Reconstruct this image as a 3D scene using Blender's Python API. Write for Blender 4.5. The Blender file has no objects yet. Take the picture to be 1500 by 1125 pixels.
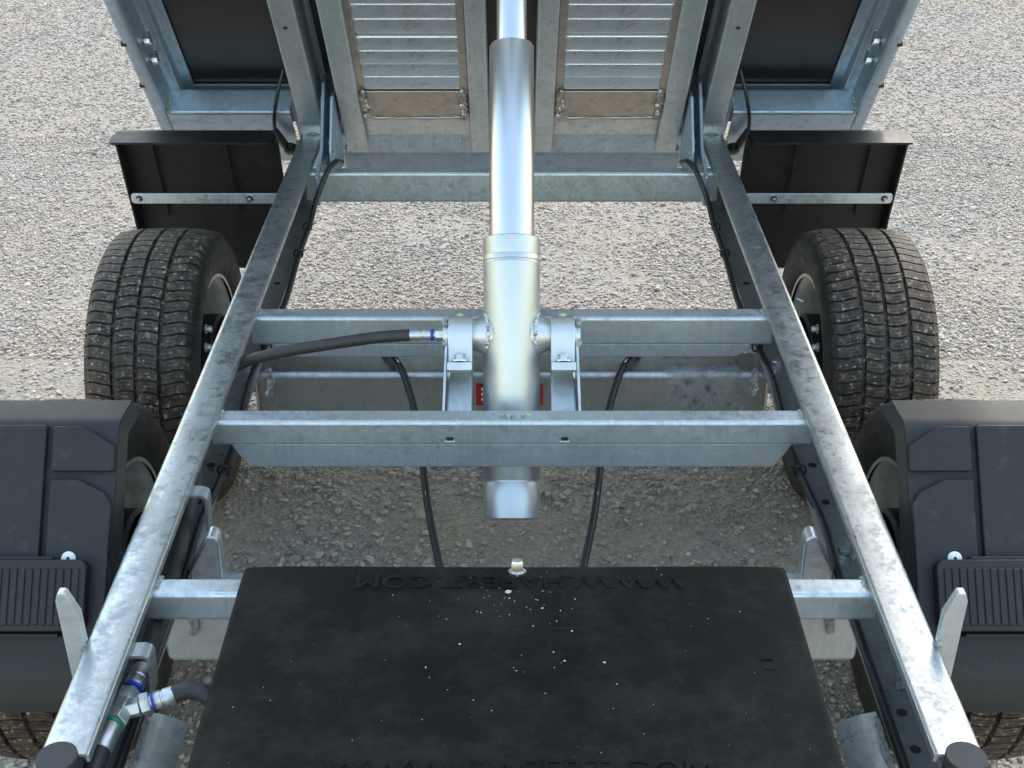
import bpy, bmesh, math, random
import numpy as np
from mathutils import Vector, Matrix

random.seed(7)
RNG = np.random.default_rng(7)
SC = bpy.context.scene
COL = SC.collection
rad = math.radians

# ------------------------------------------------------------------ camera
cam_d = bpy.data.cameras.new('camera')
cam_d.sensor_width = 36.0
cam_d.lens = 36.0 * 1900 / 1500
cam_d.clip_start = 0.05
cam_d.clip_end = 500
cam = bpy.data.objects.new('camera', cam_d)
COL.objects.link(cam)
cam.location = (0.0005, 0, 1.60)
cam.rotation_euler = (rad(60.02), 0, 0)
SC.camera = cam

# ------------------------------------------------------------------ light
SUN_EL, SUN_AZ = rad(50), rad(14)          # azimuth from +Y towards +X
world = bpy.data.worlds.new('World')
SC.world = world
world.use_nodes = True
wn = world.node_tree
bg = wn.nodes['Background']
sky = wn.nodes.new('ShaderNodeTexSky')
sky.sky_type = 'NISHITA'
sky.sun_disc = False
sky.sun_elevation = SUN_EL
sky.sun_rotation = SUN_AZ
sky.air_density = 2.05
sky.dust_density = 1.5
sky.ozone_density = 0.0
wn.links.new(sky.outputs[0], bg.inputs[0])
bg.inputs[1].default_value = 0.15
sun_d = bpy.data.lights.new('sun', 'SUN')
sun_d.energy = 1.15
sun_d.angle = rad(4)
sun_d.color = (1.0, 0.91, 0.82)
sun = bpy.data.objects.new('sun', sun_d)
COL.objects.link(sun)
sv = Vector((math.cos(SUN_EL) * math.sin(SUN_AZ), math.cos(SUN_EL) * math.cos(SUN_AZ), math.sin(SUN_EL)))
sun.rotation_euler = sv.to_track_quat('Z', 'Y').to_euler()
sun.location = (2, 6, 8)

SC.view_settings.view_transform = 'Standard'
SC.view_settings.look = 'None'
SC.view_settings.exposure = 1.54
SC.view_settings.gamma = 1.0
SC.view_settings.use_curve_mapping = False

# ------------------------------------------------------------------ materials
def new_mat(name):
    m = bpy.data.materials.new(name)
    m.use_nodes = True
    nt = m.node_tree
    b = nt.nodes['Principled BSDF']
    return m, nt, b

def node(nt, typ, **kw):
    n = nt.nodes.new(typ)
    for k, v in kw.items():
        setattr(n, k, v)
    return n

def coords(nt, scale=(1, 1, 1), kind='Object'):
    tc = node(nt, 'ShaderNodeTexCoord')
    mp = node(nt, 'ShaderNodeMapping')
    mp.inputs['Scale'].default_value = scale
    nt.links.new(tc.outputs[kind], mp.inputs['Vector'])
    return mp.outputs[0]

def noise(nt, vec, scale, detail=4, rough=.55):
    n = node(nt, 'ShaderNodeTexNoise')
    n.inputs['Scale'].default_value = scale
    n.inputs['Detail'].default_value = detail
    n.inputs['Roughness'].default_value = rough
    nt.links.new(vec, n.inputs['Vector'])
    return n.outputs['Fac']

def ramp(nt, fac, stops):
    r = node(nt, 'ShaderNodeValToRGB')
    el = r.color_ramp.elements
    while len(el) < len(stops):
        el.new(0.5)
    for e, (p, c) in zip(el, stops):
        e.position = p
        e.color = (c[0], c[1], c[2], 1) if not isinstance(c, (int, float)) else (c, c, c, 1)
    nt.links.new(fac, r.inputs[0])
    return r.outputs[0]

def mixc(nt, fac, a, b, mode='MIX'):
    m = node(nt, 'ShaderNodeMix', data_type='RGBA', blend_type=mode)
    for sock, v in ((m.inputs[0], fac), (m.inputs[6], a), (m.inputs[7], b)):
        if isinstance(v, (int, float)):
            sock.default_value = v
        elif isinstance(v, tuple):
            sock.default_value = (v[0], v[1], v[2], 1)
        else:
            nt.links.new(v, sock)
    return m.outputs[2]

def maprange(nt, v, a, b, c, d):
    m = node(nt, 'ShaderNodeMapRange')
    m.inputs[1].default_value, m.inputs[2].default_value = a, b
    m.inputs[3].default_value, m.inputs[4].default_value = c, d
    nt.links.new(v, m.inputs[0])
    return m.outputs[0]

def bump(nt, b, h, strength=.2, dist=.002):
    n = node(nt, 'ShaderNodeBump')
    n.inputs['Strength'].default_value = strength
    n.inputs['Distance'].default_value = dist
    nt.links.new(h, n.inputs['Height'])
    nt.links.new(n.outputs[0], b.inputs['Normal'])

def galvanised(name, base=(.60, .65, .68), rough=.42, streak=(50, 6, 4), warm=.2, metal=.8, blotch=.5):
    m, nt, b = new_mat(name)
    v = coords(nt)
    vs = coords(nt, streak)
    vo = node(nt, 'ShaderNodeTexVoronoi')
    vo.inputs['Scale'].default_value = 90
    nt.links.new(v, vo.inputs['Vector'])
    sp = ramp(nt, vo.outputs['Color'], [(0, .86), (1, 1.0)])
    n1 = noise(nt, v, 9, 6, .65)
    n2 = noise(nt, vs, 4, 5, .6)
    n3 = noise(nt, v, 120, 3, .6)
    dark = tuple(c * .72 for c in base)
    c1 = mixc(nt, maprange(nt, n1, .38, .68, 0, blotch), base, dark)
    lite = tuple(min(1, c * 1.18) for c in base)
    c2 = mixc(nt, maprange(nt, n2, .52, .72, 0, .55), c1, lite)
    c3 = mixc(nt, maprange(nt, noise(nt, v, 3.2, 3), .5, .7, 0, warm), c2, (.52, .49, .43))
    c4 = mixc(nt, .45, c3, sp, 'MULTIPLY')
    crisp = noise(nt, v, 46, 9, .78)
    c5 = mixc(nt, maprange(nt, crisp, .52, .60, 0, .42 * (.6 + blotch)), c4, tuple(c * .62 for c in base))
    vr = node(nt, 'ShaderNodeMapping')
    vr.inputs['Rotation'].default_value = (.3, .2, .7)
    vr.inputs['Scale'].default_value = (260, 9, 60)
    tcs = node(nt, 'ShaderNodeTexCoord')
    nt.links.new(tcs.outputs['Object'], vr.inputs['Vector'])
    scr = noise(nt, vr.outputs[0], 1.0, 3, .6)
    gate = maprange(nt, noise(nt, v, 7, 3), .52, .64, 0, 1)
    sm = node(nt, 'ShaderNodeMath', operation='MULTIPLY')
    nt.links.new(maprange(nt, scr, .64, .70, 0, .7), sm.inputs[0])
    nt.links.new(gate, sm.inputs[1])
    c6 = mixc(nt, sm.outputs[0], c5, tuple(min(1, c * 1.45) for c in base))
    nt.links.new(c6, b.inputs['Base Color'])
    b.inputs['Metallic'].default_value = metal
    rr = node(nt, 'ShaderNodeMath', operation='ADD')
    nt.links.new(maprange(nt, crisp, .4, .62, rough - .10, rough + .14), rr.inputs[0])
    nt.links.new(maprange(nt, n3, .3, .7, -.04, .06), rr.inputs[1])
    nt.links.new(rr.outputs[0], b.inputs['Roughness'])
    hh = node(nt, 'ShaderNodeMath', operation='ADD')
    nt.links.new(n3, hh.inputs[0])
    nt.links.new(n2, hh.inputs[1])
    bump(nt, b, hh.outputs[0], .12, .0012)
    return m

def simple(name, col, rough=.5, metal=0., var=.15, scale=30, bmp=.1, dist=.001, spec=.5):
    m, nt, b = new_mat(name)
    v = coords(nt)
    n = noise(nt, v, scale, 5, .6)
    lo = tuple(c * (1 - var) for c in col)
    hi = tuple(min(1, c * (1 + var)) for c in col)
    nt.links.new(ramp(nt, n, [(.3, lo), (.7, hi)]), b.inputs['Base Color'])
    if var: nt.links.new(maprange(nt, n, .3, .7, max(.03, rough - .06), rough + .06), b.inputs['Roughness'])
    else: b.inputs['Roughness'].default_value = rough
    b.inputs['Metallic'].default_value = metal
    b.inputs['Specular IOR Level'].default_value = spec
    if bmp:
        bump(nt, b, noise(nt, v, scale * 8, 3, .6), bmp, dist)
    return m

M = {}
M['galv'] = galvanised('galvanised_steel')
M['galv_rail'] = galvanised('galvanised_rail_steel', (.50, .525, .535), .36, (10, 1.5, 10), .1, .85, .8)
M['galv_blue'] = galvanised('galvanised_sheet', (.44, .55, .66), .42, (40, 3, 6), .0)
M['galv_warm'] = galvanised('galvanised_channel', (.54, .62, .66), .44, (30, 2, 10), .15)
M['zinc'] = simple('zinc_plated_steel', (.60, .62, .62), .42, .9, .06, 40, .05)
M['alu'] = galvanised('ramp_aluminium', (.70, .79, .90), .36, (2, 80, 10), .0, .9, -.4)
M['alu_weld'] = galvanised('heat_tinted_aluminium', (.52, .49, .45), .42, (3, 30, 10), .4, 1.0, .6)
M['chrome'] = simple('chromed_rod', (.70, .70, .72), .30, 1.0, .0, 60, 0)
M['weld'] = simple('weld_bead', (.55, .56, .56), .38, 1.0, .3, 160, .9, .004)
M['bolt'] = simple('bolt_steel', (.66, .67, .66), .32, 1.0, .15, 90, .1)
M['rubber_hose'] = simple('hose_rubber', (.030, .029, .027), .55, 0, .3, 70, .2)
M['cable'] = simple('cable_plastic', (.014, .014, .015), .38, 0, .2, 70, .05)
M['black'] = simple('black_plastic', (.007, .007, .0075), .5, 0, .25, 40, .15)
M['cap'] = simple('grey_rubber_cap', (.030, .029, .030), .6, 0, .15, 60, .2)
M['ply'] = simple('film_faced_plywood', (.016, .015, .015), .36, 0, .3, 14, .15)
M['blue'] = simple('blue_ring_plastic', (.02, .045, .36), .4, 0, .1, 50, 0)
M['green'] = simple('green_ring_plastic', (.01, .20, .12), .4, 0, .1, 50, 0)
M['red'] = simple('red_sticker', (.42, .012, .02), .45, 0, .12, 120, 0)
M['white'] = simple('white_plastic', (.78, .78, .78), .45, 0, .05, 60, 0)
M['amber'] = simple('amber_plastic', (.55, .33, .05), .35, 0, .1, 60, 0)
M['rim'] = simple('rim_steel', (.50, .51, .52), .40, .8, .2, 30, .1)
M['dark'] = simple('hole_shadow_steel', (.02, .02, .02), .7, 0, .1, 30, 0)
M['grit'] = simple('pale_grit', (.55, .50, .42), .8, 0, .4, 300, .2)
M['grease'] = simple('grease', (.50, .46, .22), .35, 0, .2, 200, .3)

def mat_fender():
    m, nt, b = new_mat('mudguard_plastic')
    v = coords(nt)
    n = noise(nt, v, 6, 5, .6)
    fine = noise(nt, v, 600, 2, .5)
    fb = ramp(nt, n, [(.3, (.014, .0143, .0155)), (.7, (.021, .0212, .0225))])
    dst = noise(nt, v, 38, 8, .75)
    nt.links.new(mixc(nt, maprange(nt, dst, .56, .74, 0, .35), fb, (.10, .095, .085)), b.inputs['Base Color'])
    nt.links.new(maprange(nt, n, .3, .7, .48, .60), b.inputs['Roughness'])
    b.inputs['Specular IOR Level'].default_value = .38
    bump(nt, b, fine, .25, .0006)
    return m
M['fender'] = mat_fender()

def mat_lid():
    m, nt, b = new_mat('toolbox_plastic')
    v = coords(nt)
    n = noise(nt, v, 7, 6, .65)
    fine = noise(nt, v, 420, 3, .6)
    sp = node(nt, 'ShaderNodeTexVoronoi')
    sp.inputs['Scale'].default_value = 55
    nt.links.new(v, sp.inputs['Vector'])
    speck = maprange(nt, sp.outputs['Distance'], .03, .06, .25, 0)
    gate = maprange(nt, noise(nt, v, 11, 2), .56, .62, 0, 1)
    mm = node(nt, 'ShaderNodeMath', operation='MULTIPLY')
    nt.links.new(speck, mm.inputs[0]); nt.links.new(gate, mm.inputs[1])
    base = ramp(nt, n, [(.3, (.0042, .0038, .0033)), (.52, (.0058, .0053, .0046)), (.75, (.013, .0118, .0100))])
    film = noise(nt, coords(nt, (1, 1.2, 1)), 9, 10, .78)
    c1 = mixc(nt, maprange(nt, film, .47, .72, 0, .55), base, (.040, .036, .030))
    fine2 = noise(nt, v, 150, 6, .75)
    c2 = mixc(nt, maprange(nt, fine2, .60, .74, 0, .45), c1, (.075, .068, .058))
    for ang, off in ((.42, 0), (-.3, 3)):
        mp = node(nt, 'ShaderNodeMapping')
        mp.inputs['Rotation'].default_value = (0, 0, ang)
        mp.inputs['Location'].default_value = (off, off, 0)
        mp.inputs['Scale'].default_value = (11, 300, 1)
        nt.links.new(v, mp.inputs['Vector'])
        sc_ = maprange(nt, noise(nt, mp.outputs[0], 1, 2, .5), .74, .80, 0, .35)
        c2 = mixc(nt, sc_, c2, (.06, .056, .05))
    nt.links.new(mixc(nt, mm.outputs[0], c2, (.20, .18, .15)), b.inputs['Base Color'])
    nt.links.new(maprange(nt, n, .3, .7, .60, .74), b.inputs['Roughness'])
    b.inputs['Specular IOR Level'].default_value = .13
    bump(nt, b, fine, .3, .0006)
    return m
M['lid'] = mat_lid()

def mat_tyre():
    m, nt, b = new_mat('tyre_rubber')
    v = coords(nt)
    n = noise(nt, v, 16, 6, .7)
    sp = noise(nt, coords(nt, (1, 1, 1)), 110, 3, .7)
    sp2 = noise(nt, v, 55, 5, .7)
    at = node(nt, 'ShaderNodeAttribute', attribute_name='tread')
    base = ramp(nt, n, [(.3, (.013, .013, .013)), (.7, (.022, .021, .020))])
    brown = mixc(nt, maprange(nt, sp2, .40, .66, .1, .9), base, (.125, .088, .060))
    speck = maprange(nt, sp, .60, .67, 0, .9)
    dusty = mixc(nt, speck, brown, (.36, .32, .28))
    mx = mixc(nt, at.outputs['Fac'], base, dusty)
    nt.links.new(mx, b.inputs['Base Color'])
    nt.links.new(maprange(nt, sp2, .3, .7, .42, .7), b.inputs['Roughness'])
    b.inputs['Specular IOR Level'].default_value = .32
    bump(nt, b, sp, .25, .001)
    return m
M['tyre'] = mat_tyre()

def mat_smudge():
    m = galvanised('galvanised_lower_beam', (.52, .53, .52), .42, (50, 6, 6), .2, .8, .6)
    nt = m.node_tree
    b = nt.nodes['Principled BSDF']
    old = b.inputs['Base Color'].links[0].from_socket
    tc = node(nt, 'ShaderNodeTexCoord')
    sub = node(nt, 'ShaderNodeVectorMath', operation='SUBTRACT')
    sub.inputs[1].default_value = (.345, 0, -.028)
    nt.links.new(tc.outputs['Object'], sub.inputs[0])
    sc = node(nt, 'ShaderNodeVectorMath', operation='MULTIPLY')
    sc.inputs[1].default_value = (1 / .075, 0, 1 / .045)
    nt.links.new(sub.outputs[0], sc.inputs[0])
    ab = node(nt, 'ShaderNodeVectorMath', operation='ABSOLUTE')
    nt.links.new(sc.outputs[0], ab.inputs[0])
    sx = node(nt, 'ShaderNodeSeparateXYZ')
    nt.links.new(ab.outputs[0], sx.inputs[0])
    mx = node(nt, 'ShaderNodeMath', operation='MAXIMUM')
    nt.links.new(sx.outputs[0], mx.inputs[0]); nt.links.new(sx.outputs[2], mx.inputs[1])
    ad = node(nt, 'ShaderNodeMath', operation='ADD')
    nz = noise(nt, tc.outputs['Object'], 60, 5, .7)
    nt.links.new(mx.outputs[0], ad.inputs[0])
    nt.links.new(maprange(nt, nz, .3, .7, -.3, .3), ad.inputs[1])
    fac = maprange(nt, ad.outputs[0], .85, 1.0, .9, 0)
    stain = ramp(nt, noise(nt, tc.outputs['Object'], 38, 6, .75), [(.36, (.06, .065, .07)), (.47, (.27, .27, .26)), (.56, (.36, .34, .29)), (.66, (.40, .31, .17))])
    nt.links.new(mixc(nt, fac, old, stain), b.inputs['Base Color'])
    nt.links.new(maprange(nt, fac, 0, .9, 1, .15), b.inputs['Metallic'])
    return m
M['galv_low'] = mat_smudge()

def mat_stone():
    m, nt, b = new_mat('gravel_stone')
    g = node(nt, 'ShaderNodeNewGeometry')
    v = g.outputs['Position']
    r = g.outputs['Random Per Island']
    c = ramp(nt, r, [(0, (.19, .185, .18)), (.15, (.27, .26, .25)), (.45, (.365, .34, .31)), (.7, (.415, .375, .33)), (.85, (.345, .295, .25)), (1, (.53, .50, .46))])
    n = noise(nt, v, 260, 4, .7)
    c2 = mixc(nt, .55, c, ramp(nt, n, [(.3, .72), (.7, 1.1)]), 'MULTIPLY')
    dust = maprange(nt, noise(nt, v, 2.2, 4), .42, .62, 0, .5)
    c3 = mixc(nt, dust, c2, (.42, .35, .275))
    big = noise(nt, v, .9, 5, .6)
    nt.links.new(mixc(nt, .8, c3, ramp(nt, big, [(.34, (.80, .78, .76)), (.62, (1.06, 1.05, 1.04))]), 'MULTIPLY'), b.inputs['Base Color'])
    b.inputs['Roughness'].default_value = .85
    b.inputs['Specular IOR Level'].default_value = .3
    bump(nt, b, n, .4, .0015)
    return m
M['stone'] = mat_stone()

def mat_ground():
    m, nt, b = new_mat('gravel_dirt')
    g = node(nt, 'ShaderNodeNewGeometry')
    v = g.outputs['Position']
    vo = node(nt, 'ShaderNodeTexVoronoi')
    vo.inputs['Scale'].default_value = 105
    nt.links.new(v, vo.inputs['Vector'])
    n = noise(nt, v, 1.6, 5, .6)
    nf = noise(nt, v, 190, 5, .7)
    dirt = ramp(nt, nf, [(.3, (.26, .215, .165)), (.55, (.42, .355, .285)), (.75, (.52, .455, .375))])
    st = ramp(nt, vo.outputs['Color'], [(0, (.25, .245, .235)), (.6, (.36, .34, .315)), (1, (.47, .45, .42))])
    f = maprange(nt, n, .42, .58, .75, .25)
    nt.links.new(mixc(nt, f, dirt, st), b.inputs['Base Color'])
    b.inputs['Roughness'].default_value = .9
    b.inputs['Specular IOR Level'].default_value = .2
    h = node(nt, 'ShaderNodeMath', operation='ADD')
    nt.links.new(nf, h.inputs[0])
    nt.links.new(maprange(nt, vo.outputs['Distance'], 0, .6, 1, 0), h.inputs[1])
    bump(nt, b, h.outputs[0], 1.0, .008)
    return m
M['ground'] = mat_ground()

# ------------------------------------------------------------------ mesh helpers
class MB:
    """collects shapes into one mesh"""
    def __init__(self):
        self.v, self.f = [], []

    def add(self, vs, fs):
        o = len(self.v)
        self.v += [tuple(p) for p in vs]
        self.f += [tuple(i + o for i in f) for f in fs]
        return self

    def box(self, lo, hi, mtx=None):
        x0, y0, z0 = lo
        x1, y1, z1 = hi
        vs = [(x0, y0, z0), (x1, y0, z0), (x1, y1, z0), (x0, y1, z0), (x0, y0, z1), (x1, y0, z1), (x1, y1, z1), (x0, y1, z1)]
        if mtx is not None:
            vs = [mtx @ Vector(p) for p in vs]
        fs = [(0, 3, 2, 1), (4, 5, 6, 7), (0, 1, 5, 4), (1, 2, 6, 5), (2, 3, 7, 6), (3, 0, 4, 7)]
        return self.add(vs, fs)

    def prism(self, poly, a, b, place):
        """poly: list of (p,q); place(p,q,t) -> xyz; extruded from t=a to t=b"""
        n = len(poly)
        vs = [place(p, q, a) for p, q in poly] + [place(p, q, b) for p, q in poly]
        fs = [tuple(range(n - 1, -1, -1)), tuple(range(n, 2 * n))]
        fs += [(i, (i + 1) % n, n + (i + 1) % n, n + i) for i in range(n)]
        return self.add(vs, fs)

    def strip(self, poly, a, b, place):
        """closed section made of two parallel polylines (sheet metal): quads only, caps too"""
        n = len(poly)
        vs = [place(p, q, a) for p, q in poly] + [place(p, q, b) for p, q in poly]
        fs = [(i, (i + 1) % n, n + (i + 1) % n, n + i) for i in range(n)]
        h = n // 2
        for i in range(h - 1):
            j = n - 1 - i
            fs.append((i, i + 1, j - 1, j))
            fs.append((n + i, n + j, n + j - 1, n + i + 1))
        return self.add(vs, fs)

    def tube(self, pts, r, seg=14, caps=True, close=False):
        pts = [Vector(p) for p in pts]
        n = len(pts)
        rs = r if isinstance(r, (list, tuple)) else [r] * n
        t0 = (pts[1] - pts[0]).normalized()
        up = Vector((0, 0, 1)) if abs(t0.z) < .9 else Vector((1, 0, 0))
        nrm = t0.cross(up).normalized()
        vs = []
        for i, p in enumerate(pts):
            if i == 0: t = pts[1] - pts[0]
            elif i == n - 1: t = pts[-1] - pts[-2]
            else: t = (pts[i + 1] - pts[i]).normalized() + (pts[i] - pts[i - 1]).normalized()
            t.normalize()
            nrm = (nrm - t * nrm.dot(t)).normalized()
            bn = t.cross(nrm)
            for k in range(seg):
                a = 2 * math.pi * k / seg
                vs.append(p + (nrm * math.cos(a) + bn * math.sin(a)) * rs[i])
        fs = []
        for i in range(n - 1):
            for k in range(seg):
                a, b = i * seg + k, i * seg + (k + 1) % seg
                fs.append((a, b, b + seg, a + seg))
        if caps:
            fs.append(tuple(range(seg - 1, -1, -1)))
            fs.append(tuple((n - 1) * seg + k for k in range(seg)))
        return self.add(vs, fs)

    def lathe(self, prof, origin, axis, seg=48, caps=True):
        """prof: list of (r, h) along axis"""
        o, ax = Vector(origin), Vector(axis).normalized()
        up = Vector((0, 0, 1)) if abs(ax.z) < .9 else Vector((1, 0, 0))
        u = ax.cross(up).normalized()
        w = ax.cross(u)
        vs = []
        for r, h in prof:
            for k in range(seg):
                a = 2 * math.pi * k / seg
                vs.append(o + ax * h + (u * math.cos(a) + w * math.sin(a)) * r)
        fs = []
        for i in range(len(prof) - 1):
            for k in range(seg):
                a, b = i * seg + k, i * seg + (k + 1) % seg
                fs.append((a, b, b + seg, a + seg))
        if caps:
            fs.append(tuple(range(seg - 1, -1, -1)))
            fs.append(tuple((len(prof) - 1) * seg + k for k in range(seg)))
        return self.add(vs, fs)

    def build(self, name, mat, parent=None, bevel=0, seg=3, smooth=40, recalc=True):
        me = bpy.data.meshes.new(name)
        me.from_pydata([tuple(p) for p in self.v], [], self.f)
        if recalc:
            bm = bmesh.new(); bm.from_mesh(me)
            bmesh.ops.recalc_face_normals(bm, faces=bm.faces)
            bm.to_mesh(me); bm.free()
        return link(name, me, mat, parent, bevel, seg, smooth)

def link(name, me, mat, parent=None, bevel=0, seg=3, smooth=40):
    me.materials.append(M[mat] if isinstance(mat, str) else mat)
    if smooth:
        me.polygons.foreach_set('use_smooth', [True] * len(me.polygons))
        if not bevel:
            me.set_sharp_from_angle(angle=rad(smooth))
    o = bpy.data.objects.new(name, me)
    COL.objects.link(o)
    o.parent = parent
    if bevel:
        md = o.modifiers.new('bevel', 'BEVEL')
        md.width = bevel
        md.segments = seg
        md.limit_method = 'ANGLE'
        md.angle_limit = rad(35)
        md.harden_normals = True
        md.use_clamp_overlap = True
    return o

def empty(name, parent=None, loc=(0, 0, 0), rot=(0, 0, 0)):
    o = bpy.data.objects.new(name, None)
    COL.objects.link(o)
    o.parent = parent
    o.location = loc
    o.rotation_euler = rot
    o.empty_display_size = .1
    return o

def round_path(pts, r, n=4):
    out = [pts[0]]
    for i in range(1, len(pts) - 1):
        a, b, c = Vector(pts[i - 1]), Vector(pts[i]), Vector(pts[i + 1])
        da, dc = (a - b), (c - b)
        l = min(r, da.length * .45, dc.length * .45)
        p, q = b + da.normalized() * l, b + dc.normalized() * l
        for k in range(n + 1):
            t = k / n
            out.append(tuple((1 - t) ** 2 * p + 2 * t * (1 - t) * b + t * t * q))
    out.append(pts[-1])
    return out

def sheet(pts, t, r=.006, n=4):
    """closed section of a folded sheet that follows the 2-D polyline, offset to its left"""
    p = [Vector(q) for q in round_path(pts, r, n)]
    off = []
    for i in range(len(p)):
        if i == 0: d = p[1] - p[0]
        elif i == len(p) - 1: d = p[-1] - p[-2]
        else: d = (p[i + 1] - p[i]).normalized() + (p[i] - p[i - 1]).normalized()
        d.normalize()
        off.append(p[i] + Vector((-d.y, d.x)) * t)
    return [tuple(q) for q in p] + [tuple(q) for q in reversed(off)]

def spline(pts, n=10):
    P = [Vector(p) for p in pts]
    P = [P[0] * 2 - P[1]] + P + [P[-1] * 2 - P[-2]]
    out = []
    for i in range(1, len(P) - 2):
        for k in range(n):
            t = k / n
            a, b, c, d = P[i - 1], P[i], P[i + 1], P[i + 2]
            out.append(.5 * ((2 * b) + (c - a) * t + (2 * a - 5 * b + 4 * c - d) * t * t + (3 * b - a - 3 * c + d) * t ** 3))
    out.append(P[-2])
    return out

def hexbolt(c, axis, r, h, washer=True):
    mb = MB()
    if washer:
        mb.lathe([(r * 1.35, 0), (r * 1.35, h * .25)], c, axis, 20)
    o = Vector(c) + Vector(axis).normalized() * (h * .25 if washer else 0)
    mb.lathe([(r, 0), (r, h * .8), (r * .86, h)], o, axis, 6)
    return mb

def weld(pts, r, seed=0):
    rnd = random.Random(seed)
    P = spline(pts, 8)
    P = [p + Vector((rnd.uniform(-1, 1), rnd.uniform(-1, 1), rnd.uniform(-1, 1))) * r * .35 for p in P]
    return MB().tube(P, [r * rnd.uniform(.65, 1.25) for _ in P], 8)

def tag(o, label, cat, group=None):
    o['label'] = label
    o['category'] = cat
    if group: o['group'] = group
    return o

# ------------------------------------------------------------------ the ground
mb = MB()
g = 30
xs = np.linspace(-60, 60, g); ys = np.linspace(-50, 70, g)
mb.add([(x, y, 0) for y in ys for x in xs], [(j * g + i, j * g + i + 1, (j + 1) * g + i + 1, (j + 1) * g + i) for j in range(g - 1) for i in range(g - 1)])
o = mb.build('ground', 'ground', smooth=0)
o['kind'] = 'structure'

def icos(sub):
    if sub == 0:
        v = np.array([(x, y, z) for z in (-.62, .62) for y in (-.62, .62) for x in (-.62, .62)])
        f = np.array([(0, 2, 1), (1, 2, 3), (4, 5, 6), (5, 7, 6), (0, 1, 4), (1, 5, 4), (2, 6, 3), (3, 6, 7), (0, 4, 2), (2, 4, 6), (1, 3, 5), (3, 7, 5)])
        return v, f
    bm = bmesh.new()
    bmesh.ops.create_icosphere(bm, subdivisions=sub, radius=1)
    v = np.array([p.co[:] for p in bm.verts]); f = np.array([[q.index for q in p.verts] for p in bm.faces])
    bm.free()
    return v, f

def hash_noise(x, y, s, seed):
    """smooth value noise"""
    r = np.random.default_rng(seed).random((64, 64))
    u, v = x / s, y / s
    i, j = np.floor(u).astype(int), np.floor(v).astype(int)
    a, b = u - i, v - j
    a, b = a * a * (3 - 2 * a), b * b * (3 - 2 * b)
    g = lambda p, q: r[p % 64, q % 64]
    return (g(i, j) * (1 - a) + g(i + 1, j) * a) * (1 - b) + (g(i, j + 1) * (1 - a) + g(i + 1, j + 1) * a) * b

def stones(n, y0, y1, smin, smax, sub, seed, keep=lambda x, y: np.ones(len(x), bool)):
    rg = np.random.default_rng(seed)
    y = rg.uniform(y0, y1, n * 3)
    x = rg.uniform(-1, 1, n * 3) * (.41 * y1 + .3)
    ok = (np.abs(x) < .41 * y + .3) & keep(x, y)
    x, y = x[ok][:n], y[ok][:n]
    n = len(x)
    bv, bf = icos(sub)
    size = smin + (smax - smin) * rg.random(n) ** 2.2
    ax = np.stack([size * rg.uniform(.8, 1.35, n), size * rg.uniform(.7, 1.05, n), size * rg.uniform(.4, .7, n)], 1) * .5
    v = bv[None] * (1 + rg.uniform(-1, 1, (n, len(bv), 1)) * (.08 if sub == 2 else .3))
    if sub == 2:                                   # break facets off the larger stones
        for _ in range(9):
            nn = rg.normal(size=(n, 3)); nn /= np.linalg.norm(nn, axis=1)[:, None]
            dd = rg.uniform(.55, .85, n)
            ex = np.einsum('nvk,nk->nv', v, nn) - dd[:, None]
            v = v - np.maximum(ex, 0)[:, :, None] * nn[:, None]
    v = v * ax[:, None]
    # tilt then spin
    t = rg.normal(0, .35, n); p = rg.normal(0, .35, n); a = rg.uniform(0, 2 * np.pi, n)
    def rot(v, ang, i, j):
        c, s = np.cos(ang)[:, None], np.sin(ang)[:, None]
        w = v.copy(); w[:, :, i] = v[:, :, i] * c - v[:, :, j] * s; w[:, :, j] = v[:, :, i] * s + v[:, :, j] * c
        return w
    v = rot(rot(rot(v, t, 1, 2), p, 0, 2), a, 0, 1)
    v[:, :, 0] += x[:, None]; v[:, :, 1] += y[:, None]
    v[:, :, 2] += (ax[:, 2] * rg.uniform(-.15, .6, n))[:, None]
    f = bf[None] + (np.arange(n) * len(bv))[:, None, None]
    return v.reshape(-1, 3), f.reshape(-1, 3)

def bulk_mesh(name, parts):
    vs, fs, off = [], [], 0
    for v, f in parts:
        vs.append(v); fs.append(f + off); off += len(v)
    v = np.concatenate(vs).astype(np.float32); f = np.concatenate(fs).astype(np.int32)
    me = bpy.data.meshes.new(name)
    me.vertices.add(len(v)); me.vertices.foreach_set('co', v.ravel())
    me.loops.add(f.size); me.loops.foreach_set('vertex_index', f.ravel())
    me.polygons.add(len(f)); me.polygons.foreach_set('loop_start', np.arange(len(f), dtype=np.int32) * 3)
    me.update(calc_edges=True)
    return me

def thick(x, y):
    d = hash_noise(x + 30, y + 30, .55, 3) * .6 + hash_noise(x + 30, y + 30, .2, 4) * .4
    return np.random.default_rng(5).random(len(x)) < np.clip((d - .28) * 3.2, .22, 1)

def thick2(x, y):
    d = hash_noise(x + 30, y + 30, .45, 8) * .6 + hash_noise(x + 30, y + 30, .15, 9) * .4
    return np.random.default_rng(6).random(len(x)) < np.clip((d - .2) * 3.2, .35, 1)

parts = [stones(27000, .7, 3.2, .005, .014, 1, 11, thick),
         stones(5500, .7, 3.2, .011, .024, 2, 12, thick),
         stones(76000, 2.9, 4.6, .006, .014, 0, 13, thick2),
         stones(80000, 4.5, 7.6, .008, .016, 0, 15),
         stones(7000, 2.9, 7.6, .012, .023, 1, 14)]
me = bulk_mesh('gravel', parts)
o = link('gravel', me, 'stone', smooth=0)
o['kind'] = 'stuff'
o['label'] = 'loose pale grey crushed gravel covering the ground'
o['category'] = 'gravel'

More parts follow.
